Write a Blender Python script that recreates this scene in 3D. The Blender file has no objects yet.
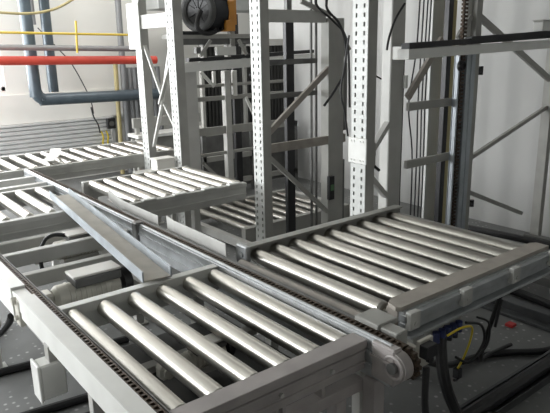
import bpy, bmesh, math, random
from mathutils import Vector, Matrix
random.seed(4)
C = bpy.context.scene.collection
D = bpy.data

# ------------------------------------------------------------------ materials
def mat(name, col, rough=.5, metal=0., noise=0., nscale=8., bump=0., bscale=40., emit=None, estr=0., stretch=None, spec=None):
    m = D.materials.new(name); m.use_nodes = True
    nt = m.node_tree; b = nt.nodes['Principled BSDF']
    b.inputs['Base Color'].default_value = (*col, 1)
    b.inputs['Roughness'].default_value = rough
    b.inputs['Metallic'].default_value = metal
    if spec is not None: b.inputs['Specular IOR Level'].default_value = spec
    tc = nt.nodes.new('ShaderNodeTexCoord'); mp = nt.nodes.new('ShaderNodeMapping')
    nt.links.new(tc.outputs['Object'], mp.inputs['Vector'])
    if stretch: mp.inputs['Scale'].default_value = stretch
    if noise:
        n = nt.nodes.new('ShaderNodeTexNoise'); n.inputs['Scale'].default_value = nscale; n.inputs['Detail'].default_value = 5
        nt.links.new(mp.outputs[0], n.inputs['Vector'])
        r = nt.nodes.new('ShaderNodeValToRGB')
        r.color_ramp.elements[0].position = .3; r.color_ramp.elements[1].position = .7
        lo = [max(0, c*(1-noise)) for c in col]; hi = [min(1, c*(1+noise)) for c in col]
        r.color_ramp.elements[0].color = (*lo, 1); r.color_ramp.elements[1].color = (*hi, 1)
        nt.links.new(n.outputs['Fac'], r.inputs['Fac']); nt.links.new(r.outputs['Color'], b.inputs['Base Color'])
        mr = nt.nodes.new('ShaderNodeMapRange'); mr.inputs['To Min'].default_value = max(0, rough-.08); mr.inputs['To Max'].default_value = min(1, rough+.1)
        nt.links.new(n.outputs['Fac'], mr.inputs['Value']); nt.links.new(mr.outputs[0], b.inputs['Roughness'])
    if bump:
        n2 = nt.nodes.new('ShaderNodeTexNoise'); n2.inputs['Scale'].default_value = bscale
        nt.links.new(mp.outputs[0], n2.inputs['Vector'])
        bp = nt.nodes.new('ShaderNodeBump'); bp.inputs['Strength'].default_value = bump; bp.inputs['Distance'].default_value = .01
        nt.links.new(n2.outputs['Fac'], bp.inputs['Height']); nt.links.new(bp.outputs[0], b.inputs['Normal'])
    if emit:
        b.inputs['Emission Color'].default_value = (*emit, 1); b.inputs['Emission Strength'].default_value = estr
    return m
M = dict(
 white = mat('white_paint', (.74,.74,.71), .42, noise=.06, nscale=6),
 rack  = mat('rack_paint', (.60,.61,.59), .4, noise=.05, nscale=5),
 grey  = mat('grey_paint', (.36,.355,.33), .5, noise=.10, nscale=7),
 lgrey = mat('light_grey_paint', (.50,.495,.47), .45, noise=.08, nscale=7),
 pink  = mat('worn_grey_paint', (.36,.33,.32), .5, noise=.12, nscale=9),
 taupe = mat('taupe_paint', (.33,.30,.265), .55, noise=.15, nscale=12),
 galv  = mat('galvanised_steel', (.45,.465,.475), .42, .6, noise=.14, nscale=14),
 chan  = mat('galvanised_channel', (.46,.495,.53), .42, .45, noise=.12, nscale=10),
 wood  = mat('dusty_channel_web', (.42,.39,.34), .7, noise=.12, nscale=10),
 steel = mat('roller_steel', (.45,.433,.395), .34, 1., noise=.08, nscale=5),
 dsteel= mat('dark_steel', (.16,.16,.155), .5, .5, noise=.2, nscale=10),
 alu   = mat('cast_aluminium', (.58,.56,.50), .45, .3, noise=.12, nscale=12),
 chain = mat('oiled_chain', (.085,.062,.045), .5, .6, noise=.5, nscale=60, bump=.5, bscale=120),
 black = mat('black_rubber', (.012,.012,.013), .45),
 bpaint= mat('black_paint', (.018,.018,.02), .4),
 dblue = mat('dark_motor_paint', (.012,.014,.017), .65, noise=.2, spec=.2),
 ring  = mat('motor_ring_grey', (.085,.086,.085), .65, noise=.15, spec=.2),
 orange= mat('orange_paint', (.62,.27,.04), .45, noise=.12),
 red   = mat('red_pipe_paint', (.62,.075,.05), .35, noise=.08),
 pipe  = mat('blue_grey_pipe', (.085,.11,.13), .3, .15, noise=.12),
 pipe2 = mat('grey_pipe', (.23,.235,.24), .45, noise=.1),
 yellow= mat('yellow_pipe', (.62,.45,.06), .45),
 beige = mat('yellowed_strip', (.45,.38,.19), .5, noise=.1),
 ycab  = mat('yellow_cable', (.65,.50,.03), .4),
 bcon  = mat('blue_connector', (.03,.04,.12), .4),
 redt  = mat('red_tag', (.5,.03,.03), .5),
 duct  = mat('duct_sheet', (.40,.41,.40), .5, .3, noise=.08),
 shut  = mat('shutter_slat', (.62,.625,.62), .5, noise=.05),
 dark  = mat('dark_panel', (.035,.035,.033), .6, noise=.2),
 box   = mat('cream_box', (.68,.66,.62), .6),
 tray  = mat('tray_metal', (.085,.088,.09), .4, .5, noise=.2),
 frame = mat('window_frame_paint', (.8,.8,.8), .5),
 green = mat('green_label', (.10,.22,.10), .5),
)
def wall_mat(name, col, wave):
    m = mat(name, col, .55, noise=.035, nscale=1.3)
    nt = m.node_tree; b = nt.nodes['Principled BSDF']
    w = nt.nodes.new('ShaderNodeTexWave'); w.wave_type = 'BANDS'; w.bands_direction = wave
    w.inputs['Scale'].default_value = 1.1; w.inputs['Distortion'].default_value = 1.5; w.inputs['Detail'].default_value = 2
    tc = nt.nodes.new('ShaderNodeTexCoord'); mp = nt.nodes.new('ShaderNodeMapping'); mp.inputs['Scale'].default_value = (1,1,.12)
    nt.links.new(tc.outputs['Object'], mp.inputs['Vector']); nt.links.new(mp.outputs[0], w.inputs['Vector'])
    bp = nt.nodes.new('ShaderNodeBump'); bp.inputs['Strength'].default_value = .35; bp.inputs['Distance'].default_value = .06
    nt.links.new(w.outputs['Fac'], bp.inputs['Height']); nt.links.new(bp.outputs[0], b.inputs['Normal'])
    return m
M['wallr'] = wall_mat('wall_sheeting', (.50,.50,.49), 'Y')
M['wallb'] = mat('wall_plaster', (.80,.79,.75), .8, noise=.03, nscale=2, bump=.05)
M['ceil'] = mat('ceiling_plaster', (.42,.42,.40), .8, noise=.03)
def floor_mat():
    m = mat('floor_plate', (.15,.153,.15), .5, noise=.22, nscale=3.5)
    nt = m.node_tree; b = nt.nodes['Principled BSDF']; ramp = [n for n in nt.nodes if n.type == 'VALTORGB'][0]
    tc = nt.nodes.new('ShaderNodeTexCoord'); v = nt.nodes.new('ShaderNodeTexVoronoi'); v.inputs['Scale'].default_value = 19; v.inputs['Randomness'].default_value = .35
    nt.links.new(tc.outputs['Object'], v.inputs['Vector'])
    r = nt.nodes.new('ShaderNodeValToRGB'); r.color_ramp.elements[0].position = .10; r.color_ramp.elements[0].color = (1,1,1,1)
    r.color_ramp.elements[1].position = .22; r.color_ramp.elements[1].color = (0,0,0,1)
    nt.links.new(v.outputs['Distance'], r.inputs['Fac'])
    n = nt.nodes.new('ShaderNodeTexNoise'); n.inputs['Scale'].default_value = 3.0; nt.links.new(tc.outputs['Object'], n.inputs['Vector'])
    r2 = nt.nodes.new('ShaderNodeValToRGB'); r2.color_ramp.elements[0].position = .45; r2.color_ramp.elements[1].position = .55
    nt.links.new(n.outputs['Fac'], r2.inputs['Fac'])
    mu = nt.nodes.new('ShaderNodeMath'); mu.operation = 'MULTIPLY'; nt.links.new(r.outputs['Color'], mu.inputs[0]); nt.links.new(r2.outputs['Color'], mu.inputs[1])
    mx = nt.nodes.new('ShaderNodeMixRGB'); mx.inputs['Color2'].default_value = (.42,.42,.40,1)
    nt.links.new(mu.outputs[0], mx.inputs['Fac']); nt.links.new(ramp.outputs['Color'], mx.inputs['Color1']); nt.links.new(mx.outputs['Color'], b.inputs['Base Color'])
    return m
M['floor'] = floor_mat()

# ------------------------------------------------------------------ mesh helpers
class MB:
    """collects shapes in one bmesh"""
    def __init__(s): s.b = bmesh.new(); s.smooth = False
    def box(s, x0, x1, y0, y1, z0, z1, bev=.002):
        r = bmesh.ops.create_cube(s.b, size=1)
        vs = r['verts']
        for v in vs:
            v.co = Vector(((x0+x1)/2+v.co.x*(x1-x0), (y0+y1)/2+v.co.y*(y1-y0), (z0+z1)/2+v.co.z*(z1-z0)))
        if bev:
            es = list({e for v in vs for e in v.link_edges})
            bmesh.ops.bevel(s.b, geom=es, offset=min(bev, .3*min(x1-x0, y1-y0, z1-z0)), segments=1, affect='EDGES')
        return s
    def bar(s, p0, p1, w, h, up=(0,0,1)):
        p0 = Vector(p0); p1 = Vector(p1); d = (p1-p0); L = d.length; d.normalize()
        u = Vector(up); x = d.cross(u)
        if x.length < 1e-4: x = d.cross(Vector((1,0,0)))
        x.normalize(); z = x.cross(d)
        r = bmesh.ops.create_cube(s.b, size=1)
        for v in r['verts']:
            c = v.co.copy(); v.co = p0 + d*(c.y+.5)*L + x*c.x*w + z*c.z*h
        return s
    def cyl(s, p0, p1, r0, r1=None, seg=20, cap=True):
        p0 = Vector(p0); p1 = Vector(p1); r1 = r0 if r1 is None else r1
        d = (p1-p0); L = d.length
        q = d.to_track_quat('Z', 'Y').to_matrix().to_4x4()
        bmesh.ops.create_cone(s.b, cap_ends=cap, segments=seg, radius1=r0, radius2=r1, depth=L, matrix=Matrix.Translation((p0+p1)/2) @ q)
        s.smooth = True
        return s
    def tube(s, pts, r, seg=8, sub=6):
        P = [Vector(p) for p in pts]
        if sub > 1 and len(P) > 2:
            Q = []
            for i in range(len(P)-1):
                a = P[max(0, i-1)]; b = P[i]; c = P[i+1]; d = P[min(len(P)-1, i+2)]
                for k in range(sub):
                    t = k/sub
                    Q.append(.5*((2*b)+(c-a)*t+(2*a-5*b+4*c-d)*t*t+(3*b-a-3*c+d)*t**3))
            Q.append(P[-1]); P = Q
        rings = []; nrm = None
        for i, p in enumerate(P):
            t = (P[min(i+1, len(P)-1)]-P[max(i-1, 0)]).normalized()
            if nrm is None:
                nrm = t.orthogonal().normalized()
            nrm = (nrm - t*nrm.dot(t)).normalized(); bi = t.cross(nrm)
            rings.append([s.b.verts.new(p + r*(math.cos(2*math.pi*k/seg)*nrm + math.sin(2*math.pi*k/seg)*bi)) for k in range(seg)])
        for a, b in zip(rings, rings[1:]):
            for k in range(seg): s.b.faces.new((a[k], a[(k+1) % seg], b[(k+1) % seg], b[k]))
        s.b.faces.new(rings[0][::-1]); s.b.faces.new(rings[-1])
        s.smooth = True
        return s
    def prism(s, prof, axis, a0, a1):
        """prof: 2D outline; axis 'x' -> (y,z) profile swept in x ; 'y' -> (x,z); 'z' -> (x,y)"""
        def mk(p, a): return {'x': (a, p[0], p[1]), 'y': (p[0], a, p[1]), 'z': (p[0], p[1], a)}[axis]
        A = [s.b.verts.new(mk(p, a0)) for p in prof]; B = [s.b.verts.new(mk(p, a1)) for p in prof]
        n = len(prof); s.b.faces.new(A); s.b.faces.new(B[::-1])
        for i in range(n): s.b.faces.new((A[i], B[i], B[(i+1) % n], A[(i+1) % n]))
        return s
    def torus(s, c, ax, R, r, seg=28, ms=8):
        c = Vector(c); ax = Vector(ax).normalized(); u = ax.orthogonal().normalized(); v = ax.cross(u)
        rings = []
        for i in range(seg):
            a = 2*math.pi*i/seg; o = math.cos(a)*u+math.sin(a)*v
            rings.append([s.b.verts.new(c+o*(R+r*math.cos(2*math.pi*k/ms))+ax*r*math.sin(2*math.pi*k/ms)) for k in range(ms)])
        for i in range(seg):
            a = rings[i]; b = rings[(i+1) % seg]
            for k in range(ms): s.b.faces.new((a[k], a[(k+1) % ms], b[(k+1) % ms], b[k]))
        s.smooth = True
        return s
    def mesh(s, name, m):
        bmesh.ops.recalc_face_normals(s.b, faces=s.b.faces)
        me = D.meshes.new(name); s.b.to_mesh(me); s.b.free(); me.materials.append(M[m] if isinstance(m, str) else m)
        if s.smooth:
            for p in me.polygons: p.use_smooth = True
            me.set_sharp_from_angle(angle=math.radians(35))
        return me
    def build(s, name, m, parent=None, label=None):
        o = D.objects.new(name, s.mesh(name, m)); C.objects.link(o)
        if parent is not None:
            o.parent = parent; o.matrix_parent_inverse = Matrix.Translation(-parent.location) if parent.type == 'EMPTY' else Matrix()
        if label: o['label'] = label
        return o
def thing(name, label, cat, loc=(0,0,0), group=None):
    o = D.objects.new(name, None); C.objects.link(o); o.location = loc
    o.empty_display_size = .1
    o['label'] = label; o['category'] = cat
    if group: o['group'] = group
    return o
def tag(o, label, cat, group=None):
    o['label'] = label; o['category'] = cat
    if group: o['group'] = group
    return o
def struct(o): o['kind'] = 'structure'; return o

# ------------------------------------------------------------------ camera
PITCH, ROLL, YAW = map(math.radians, (15.066, -1.1416, -38.004))
cy, sy, cp, sp, cr, sr = math.cos(YAW), math.sin(YAW), math.cos(PITCH), math.sin(PITCH), math.cos(ROLL), math.sin(ROLL)
rt = Vector((cy, sy, 0)); fw = Vector((-sy*cp, cy*cp, -sp)); up = rt.cross(fw)
r2 = cr*rt+sr*up; u2 = -sr*rt+cr*up
cam = D.objects.new('camera', D.cameras.new('camera')); C.objects.link(cam)
cam.matrix_world = Matrix(((r2.x,u2.x,-fw.x,0),(r2.y,u2.y,-fw.y,0),(r2.z,u2.z,-fw.z,1.7),(0,0,0,1)))
cam.data.sensor_width = 36; cam.data.lens = 598/550*36; cam.data.clip_start = .05
bpy.context.scene.camera = cam

# ------------------------------------------------------------------ the room
XL, XR, YF, YB, ZC = -2.6, 5.05, -1.5, 8.0, 3.6
struct(MB().box(XL, 8.2, YF, YB+.1, -.1, 0, 0).build('floor', 'floor'))
struct(MB().box(XL, 8.2, YF, YB+.1, ZC, ZC+.1, 0).build('ceiling', 'ceil'))
# back wall with an opening for the window
struct(MB().box(XL, 8.2, YF-.1, YF, 0, ZC, 0).build('wall_front', 'ceil'))
wb = MB(); WX0, WX1, WZ0, WZ1 = -2.2, 2.05, 1.22, 2.6
wb.box(XL, WX0, YB, YB+.15, 0, ZC, 0); wb.box(WX1, 8.2, YB, YB+.15, 0, ZC, 0)
wb.box(WX0, WX1, YB, YB+.15, 0, WZ0, 0); wb.box(WX0, WX1, YB, YB+.15, WZ1, ZC, 0)
struct(wb.build('wall_back', 'wallb'))
struct(MB().box(XR, XR+.12, YF, 6.6, 0, ZC, 0).build('wall_right', 'wallr'))
struct(MB().box(XR+.12, 8.2, 6.48, 6.6, 0, ZC, 0).build('wall_return', 'wallb'))
M['pane'] = mat('daylight_glass', (.8,.85,.9), .1, emit=(.95,.98,1), estr=7)
def window(n, x0, x1, y0, y1, z0, z1, axis):
    fr = MB(); t = .05
    if axis == 'y':
        for a, b in ((x0, x0+t), (x1-t, x1), ((x0+x1)/2-t/2, (x0+x1)/2+t/2)): fr.box(a, b, y0, y1, z0, z1)
        fr.box(x0, x1, y0, y1, z0, z0+t); fr.box(x0, x1, y0, y1, z1-t, z1)
        o = fr.build(n, 'frame'); MB().box(x0+t, x1-t, (y0+y1)/2, (y0+y1)/2+.01, z0+t, z1-t, 0).build('pane', 'pane', o)
    else:
        k = 4
        for i in range(k+1):
            c = y0+t/2+(y1-y0-t)*i/k; fr.box(x0, x1, c-t/2, c+t/2, z0, z1)
        fr.box(x0, x1, y0, y1, z0, z0+t); fr.box(x0, x1, y0, y1, z1-t, z1)
        o = fr.build(n, 'frame'); MB().box((x0+x1)/2-.01, (x0+x1)/2, y0+t, y1-t, z0+t, z1-t, 0).build('pane', 'pane', o)
    return struct(o)
window('window_1', WX0, WX1, YB+.02, YB+.1, WZ0, WZ1, 'y')
# left wall with a long band of windows (outside the frame; it lights the hall)
wl = MB(); LY0, LY1, LZ0, LZ1 = 2.9, 7.7, .95, 2.1
wl.box(XL-.15, XL, YF, LY0, 0, ZC, 0); wl.box(XL-.15, XL, LY1, YB+.15, 0, ZC, 0)
wl.box(XL-.15, XL, LY0, LY1, 0, LZ0, 0); wl.box(XL-.15, XL, LY0, LY1, LZ1, ZC, 0)
struct(wl.build('wall_left', 'wallb'))
window('window_2', XL-.1, XL-.02, LY0, LY1, LZ0, LZ1, 'x')
struct(MB().box(XL, 8.2, YB-.04, YB, .80, 1.17, .004).build('trim_1', 'wallb'))
# ribbed metal cladding below the ledge
rb = MB()
for i in range(12):
    z = .12+i*.0545
    rb.prism([(YB-.06, z), (YB-.09, z+.01), (YB-.09, z+.042), (YB-.06, z+.054)], 'x', .6, 3.35)
rb.box(.6, 3.38, YB-.10, YB-.04, .775, .80); rb.box(3.33, 3.38, YB-.10, YB-.04, .1, .79)
tag(rb.build('ribbed_panel', 'shut'), 'grey horizontally ribbed metal panel low on the far white wall', 'panel')

# ------------------------------------------------------------------ rollers
def roller_mesh(L, r):
    b = MB()
    b.cyl((0,0,0), (0,L,0), r, seg=24)
    b.cyl((0,-.012,0), (0,0,0), r*.82, r, seg=24); b.cyl((0,L,0), (0,L+.012,0), r, r*.82, seg=24)
    b.cyl((0,-.03,0), (0,L+.03,0), .009, seg=10)
    return b.mesh('roller', 'steel')
def rollers(root, xs, y0, y1, z, r):
    me = roller_mesh(y1-y0, r); first = None
    for x in xs:
        if first is None: o = D.objects.new('roller', me); first = o
        else: o = first.copy()
        C.objects.link(o); o.parent = root
        o.location = Vector((x, y0, z)) - root.location
        o.rotation_euler = (0, random.uniform(0, 6.28), 0)
def leg(root, x, y, z, m='lgrey', w=.05):
    b = MB().box(x-w/2, x+w/2, y-w/2, y+w/2, .012, z); b.box(x-w, x+w, y-w*.8, y+w*.8, 0, .012)
    return b.build('leg', m, root)

RR = .036
# near unit between the two chain rails
def near_unit():
    t = thing('roller_conveyor', 'nearest roller conveyor, six steel rollers between the two chain rails in the foreground', 'roller conveyor', (1.05,1.8,0), 'roller conveyors')
    f = MB(); f.box(.672, 1.415, 1.30, 1.372, .672, .702); f.box(.672, 1.415, 1.31, 1.36, .585, .672)
    f.box(.672, 1.415, 1.303, 1.315, .655, .662); f.box(.672, 1.415, 1.303, 1.315, .612, .619)
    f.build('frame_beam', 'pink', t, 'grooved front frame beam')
    f = MB(); f.box(.672, 1.415, 2.255, 2.30, .66, .702); f.box(.672, 1.415, 2.26, 2.295, .58, .66); f.build('frame_beam', 'white', t, 'light back frame beam')  # white paint carries the bright reflection on the beam's top
    for x in (.80, 1.03, 1.25):
        MB().cyl((x,1.298,.637), (x,1.312,.637), .008, seg=6).build('bolt', 'lgrey', t)
    f = MB(); f.box(.672, 1.415, 1.31, 1.36, .50, .545)
    for x in (.85, 1.02, 1.05, 1.22): f.box(x-.008, x+.008, 1.315, 1.355, .54, .59)
    f.build('lower_beam', 'pink', t)
    f = MB(); f.box(.70, 1.41, 1.55, 1.60, .47, .50); f.box(.70, 1.41, 1.95, 2.0, .47, .50); f.build('cross_bar', 'grey', t)
    MB().box(.69, 1.40, 1.36, 2.24, .455, .465).build('gap_darkener', 'dark', t)  # added dark sheet, blackens the gaps seen between the rollers
    rollers(t, [.715+.134*i for i in range(6)], 1.385, 2.245, .662, .034)
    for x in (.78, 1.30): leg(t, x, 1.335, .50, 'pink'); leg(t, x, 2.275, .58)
near_unit()

# right unit
def right_unit():
    t = thing('roller_conveyor', 'right roller conveyor, nine steel rollers and a taupe front beam with a galvanised rail', 'roller conveyor', (2.2,1.9,0), 'roller conveyors')
    f = MB(); f.prism([(1.665,1.39),(1.68,1.44),(1.72,1.46),(2.76,1.46),(2.79,1.44),(2.79,1.375),(1.68,1.375)], 'z', .70, .718)
    f.box(1.68, 2.78, 1.39, 1.45, .60, .70); f.build('frame_beam', 'taupe', t, 'taupe front frame beam')
    f = MB(); f.box(1.67, 2.78, 1.335, 1.372, .665, .695); f.box(1.67, 2.78, 1.345, 1.375, .625, .66); f.box(1.68, 2.78, 1.32, 1.388, .60, .612); f.box(1.68,2.78,1.36,1.388,.60,.70)
    r = f.build('side_rail', 'galv', t, 'galvanised rail along the front')
    for x in (1.70, 2.04, 2.41, 2.755):
        b = MB(); b.box(x-.03, x+.03, 1.318, 1.345, .64, .712); b.cyl((x,1.312,.665), (x,1.319,.665), .010, seg=6); b.build('clamp', 'lgrey', r)
    f = MB(); f.box(1.62, 2.80, 2.335, 2.365, .66, .732); f.box(1.62, 2.80, 2.31, 2.335, .720, .732); f.build('frame_beam', 'grey', t, 'thin back frame beam')
    f = MB(); f.box(1.595, 1.625, 2.28, 2.37, .64, .745, .006); f.cyl((1.59,2.32,.70), (1.60,2.32,.70), .014); f.build('end_block', 'galv', t)
    MB().box(2.765, 2.795, 1.462, 2.335, .60, .69).build('end_beam', 'grey', t); MB().box(1.622, 1.642, 1.45, 2.30, .58, .625).build('end_beam', 'grey', t)
    MB().box(1.65, 2.75, 1.46, 2.33, .565, .575).build('gap_darkener', 'dark', t)  # another added sheet, darkens what shows below these rollers
    rollers(t, [1.685+.128*i for i in range(9)], 1.475, 2.32, .675, RR)
    for x, y in ((1.72,1.62),(2.30,1.80),(1.72,2.25),(2.50,2.25)): leg(t, x, y, .60, 'grey')
    MB().box(1.68,1.72,1.45,2.335,.56,.61).build('cross_bar','grey',t); MB().box(2.28,2.32,1.45,2.335,.56,.61).build('cross_bar','grey',t); MB().box(2.48,2.52,1.45,2.335,.56,.61).build('cross_bar','grey',t)
right_unit()

def plain_unit(label, x0, x1, y0, y1, z, xs, fm='lgrey', bm='lgrey', h=.10, legs=None, cat='roller conveyor', rr=RR, rz=.022):
    t = thing('roller_conveyor', label, cat, ((x0+x1)/2, (y0+y1)/2, 0), 'roller conveyors')
    f = MB(); f.box(x0, x1, y0, y0+.05, z-.03, z); f.box(x0, x1, y0+.008, y0+.045, z-h, z-.03); f.box(x0, x1, y0+.002, y0+.01, z-h*.7, z-h*.6); f.build('frame_beam', fm, t)
    f = MB(); f.box(x0, x1, y1-.04, y1, z-h, z+.004); f.build('frame_beam', bm, t)
    rollers(t, xs, y0+.06, y1-.05, z-rz, rr)
    if 1:
        for x in (legs or (x0+.05, x1-.05)):
            leg(t, x, y0+.03, z-h, fm); leg(t, x, y1-.02, z-h, bm)
    return t
plain_unit('roller conveyor at the left edge, bright rollers beyond the two gear motors', .672, 1.415, 3.74, 4.58, .70, [.73+.142*i for i in range(5)], 'lgrey', 'lgrey', .12)
t = plain_unit('middle roller conveyor right of the centre chain rail, in front of the cream box', 1.62, 2.56, 3.62, 4.52, .70, [1.69+.118*i for i in range(8)], 'lgrey', 'lgrey', .13, (1.70, 2.12))
for x in (1.75, 1.99, 2.23, 2.45): MB().box(x-.05, x+.05, 3.61, 3.66, .701, .712).build('cover_strip', 'white', t)
plain_unit('farthest roller conveyor, short bright rollers running beside the ribbed panel', 1.0, 3.1, 5.36, 6.2, .70, [1.10+.15*i for i in range(13)], 'grey', 'lgrey', .13)

# low roller platform inside the lift bay
t = thing('lift_platform', 'low lift platform with steel rollers near the floor behind the perforated posts', 'lift platform', (3.4,4.4,0))
MB().box(2.80, 4.05, 4.0, 4.06, .06, .19).build('frame_beam', 'grey', t); MB().box(2.80, 4.05, 4.88, 4.94, .06, .19).build('frame_beam', 'grey', t)
MB().box(2.74, 2.80, 3.7, 5.0, .03, .10).build('side_beam', 'lgrey', t); MB().box(4.05, 4.11, 3.95, 5.0, .03, .16).build('side_beam', 'lgrey', t)
rollers(t, [2.87+.142*i for i in range(8)], 4.07, 4.87, .165, .028)

# ------------------------------------------------------------------ chain transfer: two rails tied by cross beams
t = thing('chain_conveyor', 'long chain conveyor, two parallel rails with brown chains tied by grey cross beams', 'chain conveyor', (1.05,3.0,0))
f = MB()
f.prism([(.575,.712),(.635,.712),(.635,.55),(.62,.55),(.575,.615)], 'y', .85, 2.47)
f.box(.58, .635, 2.47, 2.60, .63, .70)
f.prism([(.575,.712),(.635,.712),(.635,.58),(.575,.58)], 'y', 2.60, 5.32)
r = f.build('rail_beam', 'white', t, 'white outer rail beam')
b = MB()
b.box(.575, .60, 2.51, 2.57, .56, .68); b.cyl((.56,2.55,.67), (.58,2.55,.67), .018, seg=6); b.cyl((.56,2.53,.60), (.58,2.53,.60), .012, seg=6)
b.build('bracket', 'alu', r)
def chain(x, y0, y1, z, w, par):
    f = MB(); f.box(x-w/2, x+w/2, y0, y1, z-.03, z-.010); n = int((y1-y0)/.025)
    for i in range(n):
        y = y0+(i+.5)*(y1-y0)/n
        f.box(x-w*.42, x-w*.22, y-.0118, y+.0118, z-.010, z-.002, 0); f.box(x+w*.22, x+w*.42, y-.0118, y+.0118, z-.010, z-.002, 0)
        f.box(x-w*.22, x+w*.22, y-.005, y+.005, z-.010, z-.002, 0)
    f.build('drive_chain', 'chain', par)
chain(.652, .85, 5.32, .705, .03, t)
f = MB(); f.box(.668, .672, .85, 5.32, .55, .705, 0); f.build('chain_guide', 'dsteel', t)
# centre rail
f = MB(); f.box(1.418, 1.440, 1.20, 5.32, .56, .705); f.box(1.424, 1.440, 1.20, 5.32, .700, .716, .004); f.box(1.412, 1.42, 1.19, 5.32, .655, .665, 0); f.box(1.412,1.42,1.19,5.32,.605,.612,0)
f.build('rail_beam', 'galv', t, 'bright inner rail beam')
f = MB(); f.box(1.405, 1.448, 1.17, 1.275, .575, .712, .006); f.box(1.400,1.406,1.17,1.275,.655,.665,0); f.build('end_cover', 'pink', t, 'grey end cover of the inner rail')
chain(1.473, 1.18, 5.32, .705, .044, t)
f = MB(); f.box(1.498, 1.52, 1.25, 3.5, .56, .700); f.build('chain_guide', 'dsteel', t)
f = MB(); f.cyl((1.565,1.42,.665), (1.565,2.28,.665), .028); f.build('guide_roller', 'taupe', t, 'dull grey guide bar beside the centre chain')
# end sprocket and bearing
f = MB(); f.cyl((1.41,1.175,.648), (1.45,1.175,.648), .052, seg=28); f.torus((1.408,1.175,.648), (1,0,0), .040, .007); f.build('bearing', 'pink', t)
MB().cyl((1.395,1.175,.648), (1.409,1.175,.648), .020).build('shaft_end', 'dsteel', t)
f = MB(); f.cyl((1.46,1.175,.648), (1.486,1.175,.648), .050, seg=28)
for i in range(14):
    a = i*math.pi/7; f.box(1.464, 1.482, 1.175+.053*math.cos(a)-.007, 1.175+.053*math.cos(a)+.007, .648+.053*math.sin(a)-.007, .648+.053*math.sin(a)+.007, 0)
f.build('sprocket', 'chain', t)
f = MB(); f.box(1.50, 1.56, 1.24, 1.36, .60, .715, .005); f.box(1.49, 1.60, 1.32, 1.44, .700, .722, .004); f.build('end_plate', 'grey', t)
MB().box(1.40, 1.455, 3.10, 3.16, .60, .725, .006).build('rail_clamp', 'dsteel', t, 'dark rail clamp')
# cross beams between the rails
for y, z, m in ((3.56,.62,'lgrey'), (3.22,.655,'lgrey'), (2.99,.61,'lgrey')):
    MB().box(.673, 1.412, y, y+.05, z-.075, z, .004).build('cross_beam', m, t)
MB().box(.673, 1.412, 5.0, 5.05, .62, .70).build('cross_beam', 'lgrey', t); MB().box(.673, 1.412, 4.70, 4.76, .58, .70).build('cross_beam', 'lgrey', t)
f = MB(); f.box(.673, .76, 2.30, 3.74, .42, .46); f.box(1.33, 1.41, 2.30, 3.74, .42, .46); f.build('lower_rail', 'grey', t)
for y in (3.3, 4.9): leg(t, .605, y, .58, 'white')
leg(t, .605, 1.2, .55, 'white')
leg(t, 1.43, 1.28, .56, 'pink', .055); leg(t, 1.46, 3.3, .56, 'grey'); leg(t, 1.46, 4.95, .56, 'grey')
# deflector sheets standing beside the centre rail
def sheet(name, label, pts, h, m='lgrey'):
    f = MB(); z0 = .675
    n = len(pts)
    for (a, b) in zip(pts, pts[1:]):
        f.bar((a[0],a[1],z0+h/2), (b[0],b[1],z0+h/2), .004, h)
    f.bar((pts[0][0]-.0,pts[0][1],z0+.002), (pts[-1][0],pts[-1][1],z0+.002), .03, .004)
    return tag(f.build(name, m), label, 'guide plate', 'guide plates beside the centre rail')
sheet('guide_plate', 'white bent sheet guide beside the front corner of the middle roller conveyor', [(1.535,3.08),(1.535,3.55),(1.54,3.60),(1.60,3.95)], .075)
sheet('guide_plate', 'white bent sheet guide standing alone before the right roller conveyor', [(1.53,2.36),(1.535,2.45),(1.54,2.90),(1.56,3.02)], .085)
f = MB(); f.bar((1.66,5.42,.740), (1.82,5.72,.735), .10, .006); f.bar((1.82,5.72,.735),(1.88,5.84,.775), .10, .006)
tag(f.build('sheet_plate', 'white'), 'loose white sheet lying on the far rail corner', 'guide plate')

# loose galvanised channel laid across the cross beams
p0 = Vector((1.315,4.12,.716)); p1 = Vector((1.105,2.265,.716)); d = (p1-p0).normalized(); x = d.cross(Vector((0,0,1))).normalized()
t = thing('steel_channel', 'long loose galvanised channel lying diagonally over the gear motors', 'steel channel', p0)
f = MB(); f.bar(p0, p1, .125, .005); f.build('web', 'wood', t, 'dusty beige channel web')
for s in (-1, 1):
    MB().bar(p0+x*s*.065+Vector((0,0,.022)), p1+x*s*.065+Vector((0,0,.022)), .006, .05).build('flange', 'chan', t)

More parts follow.
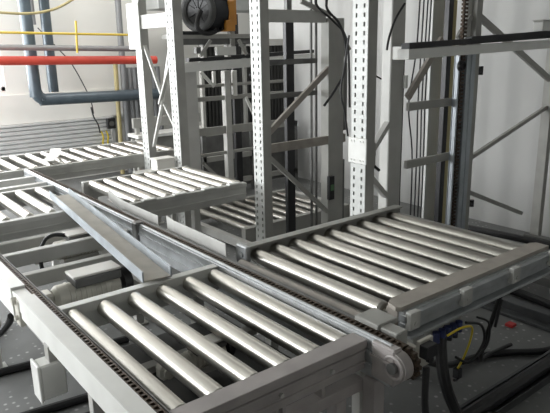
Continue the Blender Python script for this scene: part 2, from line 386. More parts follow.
# ------------------------------------------------------------------ gear motors
def gear_motor(label, x, y, z, s=1., flip=1, wheel=True):
    t = thing('gear_motor', label, 'motor', (x,y,z-.1), 'gear motors in the chain conveyor')
    f = MB(); f.cyl((x-.17*s,y,z), (x+.13*s,y,z), .062*s, seg=24)
    for i in range(9): f.torus((x-.12*s+.025*s*i,y,z), (1,0,0), .062*s, .004, 24, 6)
    f.cyl((x-.19*s,y,z), (x-.17*s,y,z), .045*s, .062*s); f.build('motor_body', 'alu', t)
    f = MB(); f.box(x-.33*s, x-.19*s, y-.045*s, y+.045*s, z-.05*s, z+.045*s, .012); f.cyl((x-.28*s,y-.06*s,z), (x-.28*s,y+.06*s,z), .035*s); f.build('gearbox', 'alu', t)
    f = MB(); f.box(x-.10*s, x+.13*s, y-.075*s, y+.055*s, z+.05*s, z+.095*s, .006); f.build('terminal_box', 'dsteel', t, 'black terminal box')
    MB().box(x-.105*s, x+.135*s, y-.07*s, y+.05*s, z+.095*s, z+.107*s, .004).build('lid', 'box', t, 'bright terminal box lid')
    if wheel:
        f = MB(); f.cyl((x+.15*s,y,z), (x+.185*s,y,z), .072*s, seg=28); f.torus((x+.187*s,y,z), (1,0,0), .058*s, .010*s); f.cyl((x+.13*s,y,z), (x+.20*s,y,z), .02*s)
        for i in range(6):
            a = i*math.pi/3; f.bar((x+.19*s,y,z), (x+.19*s,y+.055*s*math.cos(a),z+.055*s*math.sin(a)), .012, .008, (1,0,0))
        f.build('fan_wheel', 'bpaint', t, 'black fan wheel')
    MB().box(x-.14*s, x+.10*s, y-.05*s, y+.05*s, z-.10*s, z-.055*s).build('mount', 'grey', t)
    return t
gear_motor('far gear motor with a bright lid and a black cable arching off it', 1.19, 3.43, .555, .9, wheel=False)
gear_motor('near gear motor with black fan wheel, behind the nearest roller conveyor', 0.97, 2.72, .56, 1.0)
gear_motor('dark gear motor seen below the nearest rollers', 1.05, 1.80, .56, .6)
tag(MB().tube([(.93,3.36,.46),(.93,3.38,.56),(.97,3.41,.635),(1.03,3.43,.655),(1.10,3.43,.64)], .012).build('motor_cable', 'black'), 'thick black cable arching up to the far gear motor', 'cable')
tag(MB().tube([(.70,2.90,.44),(.78,2.93,.475),(.90,2.95,.47),(.95,2.85,.45),(.80,2.62,.44)], .010).build('motor_cable', 'black'), 'black cable lying under the cross beams at the near gear motor', 'cable')

# junction box hung under the left rail
t = thing('junction_box', 'white steel junction box hung under the white left rail', 'junction box', (.64,2.07,.36))
MB().box(.53, .625, 2.12, 2.20, .415, .56, .006).build('body', 'white', t); 
b = MB(); b.box(.520, .53, 2.115, 2.205, .41, .565, .004); b.build('lid', 'white', t)
MB().box(.57, .60, 2.13, 2.18, .56, .625).build('bracket', 'grey', t)

# ------------------------------------------------------------------ racks
def perforated_face(f, x, y0, w, z0, z1, pitch=.05, hh=.024, hw=.013):
    ys = [0, .022, .022+hw, w/2-.004, w/2+.004, w-.022-hw, w-.022, w]
    dx = [0, 0, 0, 0, 0, 0, 0, 0]
    n = int((z1-z0)/pitch)
    zs = []
    for i in range(n): zs += [z0+i*pitch, z0+i*pitch+(pitch-hh)]
    zs.append(z0+n*pitch)
    V = [[f.b.verts.new((x, y0+a, z)) for a in ys] for z in zs]
    for i in range(len(zs)-1):
        for k in range(len(ys)-1):
            if i % 2 == 1 and k in (1, 5): continue
            f.b.faces.new((V[i][k], V[i][k+1], V[i+1][k+1], V[i+1][k]))
def upright(root, x, y, w=.12, d=.075, z1=2.9):
    f = MB(); perforated_face(f, x, y, w, .02, z1)
    o = f.build('upright', 'rack', root)
    md = o.modifiers.new('thick', 'SOLIDIFY'); md.thickness = .003; md.offset = 0
    g = MB(); g.box(x, x+d, y-.003, y, .01, z1, 0); g.box(x, x+d, y+w, y+w+.003, .01, z1, 0)
    g.box(x+d-.003, x+d, y, y+.03, .01, z1, 0); g.box(x+d-.003, x+d, y+w-.03, y+w, .01, z1, 0)
    g.box(x-.001, x+.003, y+w/2-.003, y+w/2+.003, .02, z1, 0)
    g.box(x-.02, x+d+.02, y-.02, y+w+.02, 0, .01)
    g.build('flanges', 'grey', o)
    return o
# front frame, nearest (right of centre)
t = thing('rack_frame', 'nearest perforated rack upright, right of centre with a bright splice plate', 'rack frame', (2.6,2.45,0), 'rack frames')
u = upright(t, 2.60, 2.44)
s = MB(); s.box(2.588, 2.60, 2.425, 2.575, 1.0, 1.155, .003)
for z in (1.02, 1.135):
    for y in (2.45, 2.475, 2.525, 2.55): s.cyl((2.584,y,z), (2.589,y,z), .006, seg=6)
s.build('splice_plate', 'white', u, 'bright white splice plate')
f = MB()
f.bar((2.675,2.50,1.02), (2.86,2.50,1.22), .04, .03); f.bar((2.675,2.50,.93), (2.86,2.50,.75), .04, .03); f.build('brace', 'lgrey', t)
MB().box(2.675, 2.70, 2.45, 2.51, .98, 1.12).build('gusset', 'grey', t)

# rear part of that bay
t = thing('rack_frame', 'wide rack frame at the right with level and slanted braces to the edge', 'rack frame', (3.8,2.5,0), 'rack frames')
f = MB(); f.box(3.735, 3.80, 2.50, 2.58, .01, 2.7); f.box(3.72,3.82,2.48,2.60,0,.012); f.build('upright', 'grey', t)
f = MB(); f.box(3.68, 3.735, 2.54, 2.56, .01, 2.7); f.build('upright', 'lgrey', t)
for z in (1.30, .92): MB().box(3.075, 3.66, 2.515, 2.54, z-.025, z+.028).build('brace', 'grey', t)
MB().bar((3.075,2.53,1.36), (3.40,2.53,1.72), .025, .045).build('brace', 'taupe', t)
MB().bar((3.58,2.535,1.72), (3.72,2.535,1.87), .02, .04).build('brace', 'grey', t)
MB().bar((3.80,2.53,1.87), (4.86,2.53,1.385), .025, .045).build('brace', 'grey', t)
MB().bar((3.80,2.53,.87), (4.86,2.53,1.17), .025, .03).build('brace', 'grey', t)
MB().bar((3.80,2.53,.62), (4.60,2.53,.30), .025, .03).build('brace', 'grey', t)
f = MB(); f.box(4.84, 4.90, 2.49, 2.57, .01, 2.7); f.box(4.82,4.92,2.47,2.59,0,.012); f.build('upright', 'grey', t)

# second frame (centre)
t = thing('rack_frame', 'centre rack frame, perforated front post tied by braces to a wide grey post', 'rack frame', (2.65,3.55,0), 'rack frames')
upright(t, 2.65, 3.52)
f = MB(); f.box(3.36, 3.53, 3.57, 3.66, .01, 1.90); f.box(3.33,3.56,3.54,3.69,0,.012); f.build('upright', 'grey', t, 'wide plain grey post')
f = MB(); f.box(3.54, 3.60, 3.60, 3.64, 1.0, 1.55); f.box(3.54, 3.58, 3.60, 3.64, .01, .75); f.build('upright', 'dsteel', t)
MB().box(2.725, 3.36, 3.60, 3.63, 1.865, 1.955).build('brace', 'lgrey', t)
MB().box(2.725, 3.56, 3.572, 3.60, .905, .975).build('brace', 'taupe', t)
MB().bar((2.725,3.585,1.04), (3.60,3.585,1.68), .025, .045).build('brace', 'taupe', t)
MB().bar((2.725,3.585,.90), (3.36,3.585,.33), .025, .035).build('brace', 'grey', t)
MB().bar((3.10,3.60,2.02), (3.40,3.60,1.92), .02, .035).build('brace', 'grey', t)
for z in (1.575, 1.32): MB().box(2.74, 3.36, 3.70, 3.73, z-.02, z+.02).build('brace', 'dsteel', t)
t = thing('indicator_box', 'small dark box with a green face low on the wide grey post', 'indicator box', (3.36,3.6,.5))
MB().box(3.345, 3.40, 3.535, 3.569, .44, .64).build('body', 'bpaint', t); MB().box(3.355, 3.39, 3.530, 3.536, .52, .57).build('face', 'green', t, 'green face')

# third and fourth posts with the beam and slanted ties between them
t = thing('rack_frame', 'perforated rack post left of the hanging motor, beside the cream box', 'rack frame', (2.57,4.7,0), 'rack frames')
upright(t, 2.57, 4.62, .12, .085)
MB().bar((2.60,4.745,1.60), (2.60,5.02,1.20), .02, .03, (1,0,0)).build('brace', 'lgrey', t)
t = thing('rack_frame', 'leftmost perforated rack post with a white bracket plate near its top', 'rack frame', (2.57,5.3,0), 'rack frames')
upright(t, 2.57, 5.24, .12, .075)
MB().box(2.555, 2.568, 5.23, 5.47, 1.69, 2.10, .003).build('bracket_plate', 'white', t)
MB().box(2.58, 2.61, 4.743, 5.236, 1.87, 1.99).build('cross_beam', 'lgrey', t)
MB().bar((2.60,5.235,1.72), (2.60,4.97,1.30), .02, .03, (1,0,0)).build('brace', 'lgrey', t)
MB().bar((2.62,4.745,1.80), (2.62,5.03,1.15), .02, .03, (1,0,0)).build('brace', 'white', t)
MB().bar((2.62,5.03,1.15), (2.62,5.235,.78), .02, .03, (1,0,0)).build('brace', 'white', t)
MB().bar((2.64,5.0,1.20), (2.64,4.745,.92), .02, .03, (1,0,0)).build('brace', 'lgrey', t)

# cream box on the ledge behind the middle conveyor
t = thing('cream_box', 'small cream box on a grey ledge behind the middle roller conveyor', 'box', (2.42,4.78,.66))
MB().box(2.36, 2.535, 4.68, 4.80, .655, .745, .004).build('body', 'box', t); MB().box(2.355, 2.54, 4.675, 4.805, .745, .76, .003).build('lid', 'box', t)
t = thing('ledge_stand', 'grey steel ledge carrying the small cream box', 'stand', (2.43,4.75,0))
MB().box(2.20, 2.56, 4.64, 4.84, .625, .655).build('top', 'grey', t); 
for x in (2.24, 2.52): leg(t, x, 4.74, .625, 'grey', .04)

# ------------------------------------------------------------------ lift masts
t = thing('lift_mast', 'right lift mast, pale square column carrying a long white arm with a cable track', 'lift mast', (2.92,2.62,0), 'lift masts')
MB().box(2.94, 3.07, 2.56, 2.64, .01, 2.6, .006).build('column', 'lgrey', t)
MB().box(2.92, 3.09, 2.54, 2.66, 0, .012).build('base_plate', 'grey', t)
f = MB(); f.bar((2.86,2.40,1.635), (4.95,2.40,1.68), .09, .058); a = f.build('arm', 'white', t, 'white horizontal arm')
f = MB(); f.bar((2.88,2.40,1.682), (4.95,2.40,1.745), .06, .034); f.bar((3.5,2.395,1.71), (4.95,2.395,1.765), .05, .04)
f.build('cable_track', 'black', a, 'black cable track')
MB().box(2.95, 3.03, 2.445, 2.56, 1.60, 1.68).build('bracket', 'lgrey', t)
MB().box(3.055, 3.075, 2.53, 2.56, 1.42, 1.50).build('sensor', 'white', t, 'small white sensor')
MB().box(3.07, 3.085, 2.57, 2.60, .1, 1.6, 0).build('guide_strip', 'bpaint', t, 'black guide strip')

t = thing('cable_box', 'small white box on the black cable track at the upper right edge', 'box', (4.5,2.4,1.78))
MB().box(4.36, 4.8, 2.36, 2.44, 1.765, 1.835, .004).build('body', 'white', t); MB().box(4.35, 4.81, 2.355, 2.445, 1.835, 1.845, .002).build('lid', 'lgrey', t)

t = thing('lift_mast', 'far lift mast behind the second perforated post, with a white arm under the motor', 'lift mast', (3.0,5.25,0), 'lift masts')
MB().box(2.95, 3.12, 5.20, 5.36, .01, 1.50, .006).build('column', 'lgrey', t)
MB().box(2.93, 3.14, 5.18, 5.38, 0, .012).build('base_plate', 'grey', t)
f = MB(); f.bar((2.94,5.16,1.51), (4.6,5.16,1.56), .09, .085); a = f.build('arm', 'white', t, 'white horizontal arm')
f = MB(); f.bar((3.0,5.16,1.58), (4.6,5.16,1.63), .07, .035); f.build('cable_track', 'black', a, 'black cable track')
t = thing('rack_frame', 'distant rack frame of grey posts and rails under the far white arm', 'rack frame', (3.5,5.2,0), 'rack frames')
f = MB(); f.box(3.46, 3.53, 5.22, 5.29, .01, 1.46); f.box(3.44,3.55,5.20,5.31,0,.012); f.build('upright', 'lgrey', t)
MB().box(4.3, 4.37, 5.22, 5.29, .01, 1.46).build('upright', 'lgrey', t)
MB().box(3.57, 3.62, 5.23, 5.27, 1.20, 1.46).build('hanger', 'white', t)
MB().box(3.33, 3.36, 5.23, 5.26, 1.32, 1.46).build('hanger', 'white', t)
MB().bar((3.19,5.24,1.46), (3.34,5.24,1.31), .02, .03).build('brace', 'white', t)
for z, h in ((1.32,.03), (1.19,.045), (.86,.08), (.62,.03)): MB().box(3.13, 4.3, 5.235, 5.262, z-h/2, z+h/2).build('rail', 'grey', t)
MB().bar((3.72,5.225,1.18), (3.90,5.225,.84), .02, .03).build('brace', 'white', t)
MB().bar((3.15,5.225,.55), (3.45,5.225,.25), .02, .03).build('brace', 'grey', t)

# guide poles
def pole(label, x, y, z0, z1, w=.06, d=.04, m='bpaint', base=None):
    f = MB(); f.box(x-w/2, x+w/2, y-d/2, y+d/2, z0, z1)
    return tag(f.build('guide_pole', m), label, 'guide pole', 'guide poles')
pole('black guide pole just right of the centre perforated post', 3.105, 3.76, 0, 1.91, .08)
pole('slim grey guide pole continuing above the black one by the centre post', 3.105, 3.762, 1.91, 2.5, .05, m='dsteel')
pole('black guide pole left of the centre perforated post, below the orange bracket', 3.68, 5.34, 0, 2.02, .08)
pole('black guide pole at the right beside a yellowed strip', 3.585, 2.62, 0, 2.4, .05)
pole('narrow yellowed vertical strip right of the black guide pole', 3.640, 2.62, 0, 2.4, .045, .02, 'beige')
pole('broad pale grey vertical panel behind the hanging wires', 3.60, 2.72, 0, 2.4, .14, .02, 'rack')
t = thing('chain_guide', 'vertical lift chain in a silver guide rail at the right', 'lift chain', (3.57,2.5,0))
f = MB(); f.box(3.505, 3.52, 2.46, 2.49, 0, 1.62); f.box(3.59, 3.69, 2.455, 2.495, 0, 1.62); f.box(3.635,3.645,2.447,2.46,0,1.62); f.box(3.505,3.69,2.495,2.50,0,1.62); f.build('guide_rail', 'chan', t, 'silver guide rail')
f = MB(); f.box(3.545, 3.565, 2.475, 2.485, 0, 2.3, 0)
for i in range(90): f.box(3.535, 3.575, 2.462, 2.488, i*.0254, i*.0254+.015, 0)
f.build('chain', 'chain', t)
f = MB(); f.cyl((3.51,2.455,1.545), (3.51,2.435,1.545), .035, seg=24); f.torus((3.51,2.432,1.545), (0,1,0), .024, .007); f.build('pulley', 'bpaint', t, 'black pulley wheel')
t = thing('clamp_knob', 'black clamp knob on the right side of the wide rack post', 'knob', (3.84,2.5,1.5))
f = MB(); f.box(3.80, 3.85, 2.50, 2.53, 1.485, 1.515); f.cyl((3.845,2.515,1.47), (3.845,2.515,1.53), .018); f.build('knob', 'bpaint', t)
t = thing('clamp_knob', 'black clamp knob low down beside the silver guide rail', 'knob', (3.84,2.5,.5))
f = MB(); f.box(3.80, 3.85, 2.50, 2.53, .515, .535); f.cyl((3.845,2.515,.50), (3.845,2.515,.55), .018); f.build('knob', 'bpaint', t)

# warning stick with a black knob
t = thing('marker_stick', 'yellowed stick with a black round head hanging under the far white arm', 'stick', (3.72,5.05,0))
MB().bar((3.72,5.05,.75), (3.70,5.05,1.36), .035, .02, (1,0,0)).build('stick', 'beige', t)
MB().cyl((3.70,5.03,1.41), (3.70,5.07,1.41), .045).build('head', 'bpaint', t, 'black round head')
MB().box(3.69, 3.71, 5.045, 5.055, 1.44, 1.52, 0).build('hanger', 'grey', t)

# ------------------------------------------------------------------ hanging hoist motor
mx, my, mz = 3.06, 5.0, 2.02
t = thing('hoist_motor', 'large round dark motor with an orange bracket hanging high left of centre', 'motor', (mx,my,1.8))
ax = Vector((-.90,-.43,0)).normalized()
c = Vector((mx,my,mz))
f = MB(); f.cyl(c, c-ax*.27, .19, seg=40); f.build('motor_body', 'dblue', t)
f = MB(); f.torus(c+ax*.01, ax, .155, .035, 44, 10); f.build('rim', 'ring', t, 'grey round rim')
f = MB(); f.cyl(c+ax*.002, c+ax*.012, .125, seg=36)
for i in range(12):
    a = i*math.pi/6; u = Vector((ax.y,-ax.x,0)); o = math.cos(a)*u+math.sin(a)*Vector((0,0,1))
    f.bar(c+ax*.015+o*.03, c+ax*.015+o*.12, .006, .01, ax)
f.cyl(c+ax*.01, c+ax*.03, .03); f.build('grille', 'bpaint', t, 'black fan grille')
f = MB(); f.box(mx+.20, mx+.28, my-.06, my+.20, 1.86, 2.2); f.build('gearbox', 'dblue', t)
for z in (1.98, 2.06, 2.13): MB().box(mx+.21, mx+.27, my-.07, my-.061, z, z+.025).build('label_plate', 'white', t)
f = MB(); f.box(mx+.28, mx+.35, my-.08, my+.10, 1.84, 2.12, .006); f.box(mx+.23, mx+.29, my-.10, my-.05, 1.84, 1.94); f.box(mx+.35,mx+.38,my-.06,my+.06,1.90,2.16); f.build('bracket', 'orange', t, 'orange bracket')
MB().box(mx+.33, mx+.38, my-.02, my+.04, 1.62, 1.84).build('stem', 'grey', t)
t = thing('motor_platform', 'grey shelf and clutter under the hanging motor', 'platform', (3.3,5.05,1.6))
MB().box(2.72, 3.75, 4.96, 5.12, 1.775, 1.815).build('shelf', 'grey', t)
MB().box(2.85, 3.68, 5.0, 5.10, 1.72, 1.775).build('beam', 'dsteel', t)
MB().box(3.20, 3.42, 4.94, 4.98, 1.62, 1.70).build('plate', 'white', t)
MB().bar((3.02,4.95,1.62), (3.14,4.95,1.76), .02, .03).build('brace', 'grey', t)
MB().bar((3.55,4.95,1.62), (3.46,4.95,1.76), .02, .03).build('brace', 'grey', t)
MB().box(2.98, 3.03, 4.95, 5.0, 1.64, 1.70).build('clip', 'dsteel', t)
for x in (3.12, 3.40): MB().box(x-.02, x+.02, 5.03, 5.09, 1.60, 1.72).build('post', 'grey', t)
tag(MB().tube([(3.02,4.9,2.02),(2.98,4.9,1.95),(2.97,4.9,1.88),(3.02,4.9,1.83),(3.10,4.9,1.82),(3.17,4.9,1.84)], .022).build('motor_hose', 'black'), 'black hose looping below the hanging motor', 'hose')
tag(MB().tube([(2.72,4.94,1.83),(2.95,4.94,1.825),(3.1,4.94,1.83),(3.2,4.94,1.86)], .016).build('motor_cable', 'black'), 'black cable running along the shelf under the hanging motor', 'cable')

# ------------------------------------------------------------------ dark machine guard far behind
t = thing('machine_guard', 'dark slatted machine guard in the far bay beneath the white arm', 'machine guard', (4.7,6.2,0))
f = MB(); f.box(3.75, 5.04, 6.16, 6.20, .25, 1.72, 0)
for i in range(24): f.box(3.77+i*.053, 3.79+i*.053, 6.14, 6.16, .27, 1.70, 0)
f.build('panel', 'dark', t)
for x in (3.74, 4.35, 5.0): MB().box(x-.02, x+.02, 6.10, 6.15, 0, 1.75).build('post', 'grey', t)
MB().box(3.72, 5.04, 6.10, 6.14, 1.70, 1.78).build('top_rail', 'lgrey', t)
t = thing('storage_cage', 'low grey steel cage on the floor under the distant rack rails', 'cage', (4.2,5.8,0))
for z in (.15, .45, .75): MB().box(3.5, 4.9, 5.78, 5.82, z-.03, z+.03).build('rail', 'grey', t)
for x in (3.52, 4.2, 4.88): MB().box(x-.025, x+.025, 5.78, 5.82, 0, .78).build('post', 'dsteel', t)
MB().box(3.5, 4.9, 5.9, 5.93, .05, .7).build('back_panel', 'dsteel', t)
# grey curtain strip beside the yellow riser
f = MB()
for i in range(8): f.cyl((3.52+.07*i, 7.75, .02), (3.52+.07*i, 7.75, 1.45), .04, seg=10)
tag(f.build('strip_curtain', 'pipe2'), 'grey vertical strip curtain behind the leftmost rack post', 'curtain')
t = thing('far_bench', 'low grey bench frame seen between the two left rack posts', 'bench', (3.6,6.9,0))
MB().box(3.2, 4.6, 6.8, 7.1, .62, .66).build('top', 'white', t); MB().box(3.2, 4.6, 6.9, 6.95, .74, .86).build('back_rail', 'grey', t)
for x in (3.25, 4.55): leg(t, x, 6.92, .74, 'grey')
MB().box(3.2, 4.6, 6.98, 7.02, .1, .6).build('panel', 'grey', t)

# ------------------------------------------------------------------ pipes on the far wall
tag(MB().tube([(2.255,7.55,2.9),(2.265,7.55,1.30),(2.27,7.55,1.22),(2.30,7.55,1.155),(2.36,7.55,1.12),(2.44,7.55,1.115),(3.95,7.55,1.09)], .072, 18, 5).build('pipe', 'pipe'), 'thick blue-grey pipe that drops at the left and elbows to run level', 'pipe', 'pipes by the far wall')
tag(MB().cyl((2.545,7.72,2.9), (2.54,7.72,1.19), .062).build('pipe', 'pipe'), 'second vertical blue-grey pipe just right of the elbowed one', 'pipe', 'pipes by the far wall')
tag(MB().cyl((2.405,7.75,2.9), (2.405,7.75,2.0), .025).build('pipe', 'pipe2'), 'slim grey pipe between the two thick vertical ones', 'pipe', 'pipes by the far wall')
tag(MB().cyl((.8,7.4,1.77), (3.62,7.4,1.69), .033).build('pipe', 'pipe2'), 'level mid-grey pipe between the yellow and the red pipes', 'pipe', 'pipes by the far wall')
tag(MB().cyl((.8,7.2,1.62), (3.72,7.2,1.55), .05).build('pipe', 'red'), 'bright red level pipe', 'pipe', 'pipes by the far wall')
t = thing('pipe', 'thin yellow level pipe with short upright stubs', 'pipe', (2.8,7.1,1.86), 'pipes by the far wall')
MB().cyl((.8,7.1,1.915), (3.35,7.1,1.86), .014, seg=10).build('run', 'yellow', t)
MB().cyl((2.68,7.1,2.02), (2.66,7.1,1.66), .013, seg=10).build('stub', 'yellow', t); MB().cyl((3.34,7.1,1.86), (3.34,7.1,1.98), .016, seg=10).build('stub', 'yellow', t)
tag(MB().tube([(1.2,6.9,2.12),(1.85,6.9,2.085),(2.05,6.9,2.08),(2.25,6.9,2.10),(2.45,6.9,2.16),(2.7,6.9,2.3)], .014).build('pipe', 'beige'), 'curved beige conduit at the top left', 'pipe', 'pipes by the far wall')
tag(MB().cyl((3.39,7.72,1.5), (3.36,7.72,.02), .030).build('pipe', 'beige'), 'vertical yellow pipe behind the leftmost rack post', 'pipe', 'pipes by the far wall')
tag(MB().cyl((3.51,7.73,2.9), (3.48,7.73,.02), .04).build('pipe', 'pipe2'), 'vertical grey pipe beside the yellow riser', 'pipe', 'pipes by the far wall')
tag(MB().box(3.75, 7.9, 7.1, 7.5, 2.17, 2.45, .01).build('air_duct', 'duct'), 'broad grey sheet metal duct along the top', 'duct')
tag(MB().tube([(2.50,7.93,1.97),(2.72,7.93,1.72),(2.88,7.93,1.52),(3.03,7.93,1.20),(3.08,7.90,1.02),(3.09,7.88,.86)], .007).build('wall_cord', 'bpaint'), 'thin slanting cord on the far wall behind the red pipe', 'cord')
# socket box and its cables
t = thing('socket_box', 'black socket box on the far wall above yellow wires', 'socket', (3.33,7.9,.7))
MB().box(3.26, 3.38, 7.85, 7.90, .64, .78, .004).build('body', 'bpaint', t); MB().cyl((3.32,7.838,.71), (3.32,7.85,.71), .035).build('socket_ring', 'dsteel', t)
MB().box(3.27, 3.37, 7.90, 7.96, .66, .76).build('back_box', 'bpaint', t)
tag(MB().tube([(3.06,7.87,.95),(3.08,7.86,.82),(3.12,7.84,.72),(3.14,7.84,.60)], .010).build('wall_cord', 'bpaint'), 'black cord hanging beside the socket box', 'cord')
for dx, lb in ((0, 'left of two yellow wires under the socket box'), (.07, 'right of two yellow wires under the socket box')):
    tag(MB().tube([(3.16+dx,7.85,.62),(3.18+dx,7.84,.54),(3.17+dx,7.85,.46),(3.19+dx,7.85,.40)], .012).build('yellow_wire', 'ycab'), lb, 'wire', 'yellow wires at the socket')

# ------------------------------------------------------------------ hanging cables near the racks
def cable(label, pts, r=.008, m='black', name='hanging_cable', group='hanging cables by the racks'):
    return tag(MB().tube(pts, r).build(name, m), label, 'cable', group)
Y = 3.45
cable('thickest hanging black cable, sweeping down left of the nearest perforated post', [(3.30,Y,2.20),(3.22,Y,1.98),(3.35,Y,1.86),(3.42,Y,1.72),(3.42,Y,1.50),(3.34,Y,1.38),(3.20,Y,1.24)], .010)
cable('black cable curving down behind the nearest perforated post', [(3.20,Y+.04,2.16),(3.15,Y+.04,2.0),(3.32,Y+.04,1.88),(3.45,Y+.04,1.78),(3.50,Y+.04,1.62),(3.52,Y+.04,1.2)], .009)
cable('slim black cable hugging the left side of the nearest perforated post', [(2.63,2.62,1.75),(2.60,2.63,1.55),(2.575,2.63,1.42),(2.60,2.62,1.30),(2.63,2.62,1.15)], .006)
cable('thin black cord curving across the top of the right lift mast', [(2.98,2.50,1.93),(2.90,2.50,1.84),(2.85,2.50,1.74),(2.83,2.50,1.66)], .007)
cable('short dark wire between the nearest post and the right mast', [(2.72,2.53,1.53),(2.76,2.53,1.515),(2.82,2.53,1.49)], .005)
for dx, lb in ((.14, 'left of the twin vertical wires behind the centre frame'), (.195, 'right of the twin vertical wires behind the centre frame')):
    cable(lb, [(3.22+dx,3.78,2.4),(3.22+dx,3.78,0.02)], .011, 'dsteel', 'lift_wire', 'vertical lift wires')
for i, (x, lb) in enumerate(((3.235,'first of the thin vertical wires right of the mast'), (3.28,'second of the thin vertical wires right of the mast'), (3.32,'third of the thin vertical wires right of the mast'), (3.355,'fourth of the thin vertical wires, nearest the pale grey panel'))):
    cable(lb, [(x+.02,2.60,2.4),(x,2.60,1.7),(x-.01 if i else x-.06,2.60,1.3),(x,2.60,.9),(x,2.60,.02)], .005, 'bpaint', 'lift_wire', 'vertical lift wires')
cable('black cord dangling low between post and mast brackets', [(2.70,2.52,1.10),(2.74,2.50,1.05),(2.73,2.50,.98),(2.79,2.50,.93)], .010)

# ------------------------------------------------------------------ cables and hoses at lower right
def fc(label, pts, r, m='black', name='floor_cable'):
    return tag(MB().tube(pts, r, 10).build(name, m), label, 'cable', 'cables at the lower right')
fc('thick black corrugated hose dropping from the blue connectors to the floor', [(1.93,1.36,.56),(1.87,1.32,.50),(1.86,1.28,.36),(1.93,1.26,.20),(2.08,1.28,.06),(2.25,1.30,.03)], .024, name='hose')
fc('long black cable running from the conveyor across the floor to the right', [(1.93,1.52,.40),(2.15,1.62,.22),(2.45,1.68,.05),(2.70,1.66,.02),(2.86,1.58,.02),(3.06,1.45,.02),(3.3,1.44,.02)], .018)
fc('black cable hanging below the right conveyor and curling on the floor', [(2.42,1.39,.58),(2.42,1.42,.45),(2.45,1.48,.25),(2.55,1.55,.10),(2.70,1.60,.055),(2.9,1.585,.055)], .011)
fc('yellow signal cable looping out of the blue connectors', [(1.88,1.30,.56),(1.93,1.27,.59),(2.02,1.28,.56),(2.06,1.31,.47),(2.07,1.34,.38),(2.06,1.36,.32)], .0048, 'ycab', 'signal_cable')
fc('slim black cable looping beside the yellow signal cable', [(2.02,1.31,.57),(2.12,1.30,.53),(2.15,1.30,.44),(2.07,1.31,.37),(1.98,1.32,.42)], .006)
fc('second slim black cable looping below the conveyor clamps', [(2.10,1.31,.57),(2.18,1.30,.52),(2.18,1.30,.42),(2.12,1.31,.38)], .005)
fc('short black cable hanging below the right conveyor rail', [(2.32,1.33,.58),(2.30,1.33,.53),(2.30,1.34,.45)], .007)
fc('black cable curving down beside the end bearing of the chain rail', [(1.62,1.20,.56),(1.60,1.18,.40),(1.66,1.18,.25),(1.80,1.20,.10),(2.0,1.22,.03)], .013)
t = thing('plug', 'small black plug at the end of the yellow signal cable', 'plug', (2.06,1.36,.29)); MB().box(2.045, 2.075, 1.345, 1.375, .275, .32).build('body', 'bpaint', t); MB().cyl((2.05,1.355,.27), (2.01,1.34,.29), .006).build('pin', 'bpaint', t)
t = thing('connector_block', 'cluster of dark blue connectors under the right conveyor beam', 'connector', (1.9,1.33,.56))
MB().box(1.84, 2.04, 1.345, 1.385, .545, .584).build('bracket', 'grey', t)
for i in range(5):
    x = 1.85+i*.038; MB().cyl((x,1.33,.53), (x,1.33,.575), .015, seg=12).build('connector', 'bcon', t)
for i in range(5):
    x = 1.86+i*.038; MB().cyl((x,1.355,.49), (x,1.355,.545), .014, seg=12).build('connector', 'bpaint', t)
t = thing('sensor_bracket', 'grey sensor bracket with a black sensor behind the end bearing', 'sensor', (1.62,1.2,.5))
MB().box(1.60, 1.68, 1.22, 1.235, .55, .66).build('plate', 'alu', t); MB().box(1.60, 1.66, 1.185, 1.22, .60, .65).build('sensor', 'bpaint', t, 'black sensor')
MB().box(1.60, 1.62, 1.235, 1.37, .60, .63).build('arm', 'alu', t); MB().cyl((1.655,1.205,.575), (1.655,1.22,.575), .014).build('knob', 'bpaint', t)

# cable tray along the floor at the lower right
t = thing('cable_tray', 'dark metal cable tray along the floor in the lower right corner', 'cable tray', (3.0,1.3,0))
MB().prism([(1.29,0),(1.29,.04),(1.295,.04),(1.295,.01),(1.40,.01),(1.40,.055),(1.415,.055),(1.415,0)], 'x', 1.9, 4.6).build('trough', 'tray', t)
MB().tube([(1.92,1.345,.05),(3.0,1.35,.05),(4.6,1.345,.05)], .036, 10).build('cable_bundle', 'black', t, 'black cable bundle')
# steel base frames on the floor right of the conveyor
t = thing('base_frame', 'low dark steel base frame on the floor behind the right conveyor end', 'base frame', (4.1,2.0,0))
for x in (3.72, 4.08, 4.5): MB().box(x, x+.05, 1.45, 2.44, .10, .16).build('rail', 'dsteel', t)
for y in (1.75, 2.35):
    MB().box(3.72, 4.55, y, y+.05, .06, .10).build('cross_rail', 'grey', t); MB().box(3.74, 3.79, y, y+.05, 0, .06).build('foot', 'grey', t); MB().box(4.5, 4.55, y, y+.05, 0, .06).build('foot', 'grey', t)
for k, (x, z) in enumerate(((3.60,.03),(3.85,.19),(4.25,.19))):
    fc(('left','middle','right')[k]+' of three dark hoses by the low base frame at the right', [(x-.05,2.95,z),(x,2.5,z+.005),(x+.04,2.0,z+.005),(x-.02,1.5,z+.005),(x,1.0,z)], .028, name='hose')
t = thing('raised_base', 'grey box beam on the floor, left of the dark base frame', 'base frame', (3.4,2.0,0))
MB().box(3.38, 3.46, 1.45, 2.42, .0, .07, .004).build('beam', 'tray', t); MB().box(3.30, 3.38, 1.45, 2.42, 0, .02).build('plate', 'tray', t)
tag(MB().box(3.18, 3.23, 1.74, 1.79, .0, .02, .003).build('red_tag', 'redt'), 'small red block on the floor before the box beam', 'block')

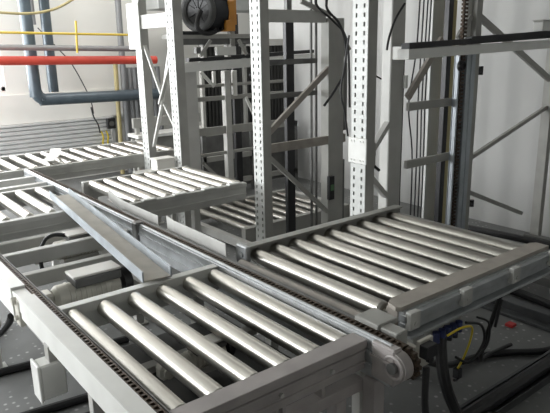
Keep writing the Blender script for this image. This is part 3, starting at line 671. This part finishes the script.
# cables on the floor at the lower left
for k, (y, lb) in enumerate(((3.22,'upper dark cable crossing the floor at the lower left'), (2.72,'middle dark cable crossing the floor at the lower left'), (2.55,'lowest dark cable crossing the floor at the lower left'))):
    tag(MB().tube([(-.6,y+.1,.022),(.1,y+.04,.022),(.5,y,.022),(1.3,y-.1,.022)], .022, 10).build('floor_cable', 'black'), lb, 'cable', 'floor cables lower left')
tag(MB().tube([(.45,3.10,.50),(.42,2.98,.46),(.44,2.90,.40),(.52,2.80,.42),(.57,2.72,.50),(.575,2.66,.56)], .016).build('cable_loop', 'black'), 'black cable looping beside the white left rail at the left edge', 'cable')
t = thing('floor_ridge', 'grey raised duct cover on the floor at the left edge', 'duct cover', (0,3.6,0))
MB().box(-1, .5, 3.45, 3.9, 0, .10, .01).build('cover', 'grey', t)

# ------------------------------------------------------------------ lights
def area(name, loc, rot, sx, sy, e, col=(1,1,1)):
    l = D.lights.new(name, 'AREA'); l.shape = 'RECTANGLE'; l.size = sx; l.size_y = sy; l.energy = e; l.color = col
    o = D.objects.new(name, l); C.objects.link(o); o.location = loc; o.rotation_euler = rot; return o
area('window_daylight', (XL+.02, (LY0+LY1)/2, (LZ0+LZ1)/2), (0, math.radians(-90), 0), LZ1-LZ0, LY1-LY0, 190, (.97,.985,1))
area('window_daylight_back', ((WX0+WX1)/2, YB-.02, (WZ0+WZ1)/2), (math.radians(-90), 0, 0), WX1-WX0, WZ1-WZ0, 95, (.97,.985,1))
area('ceiling_fill', (2.2, 6.7, ZC-.12), (0, 0, 0), 5.0, .35, 75, (1,.985,.95))  # added fill without a fixture, brightens the back wall and far rollers
area('ceiling_fill', (3.8, 5.0, ZC-.12), (0, 0, 0), 1.6, .3, 14, (1,.985,.95))  # weaker overhead fill, no fixture modelled here either
w = D.worlds.new('world'); bpy.context.scene.world = w; w.use_nodes = True
w.node_tree.nodes['Background'].inputs[0].default_value = (.9,.95,1,1); w.node_tree.nodes['Background'].inputs[1].default_value = .40
sc = bpy.context.scene
sc.view_settings.view_transform = 'Standard'; sc.view_settings.look = 'None'; sc.view_settings.gamma = 1; sc.view_settings.use_curve_mapping = False
sc.view_settings.exposure = -0.12
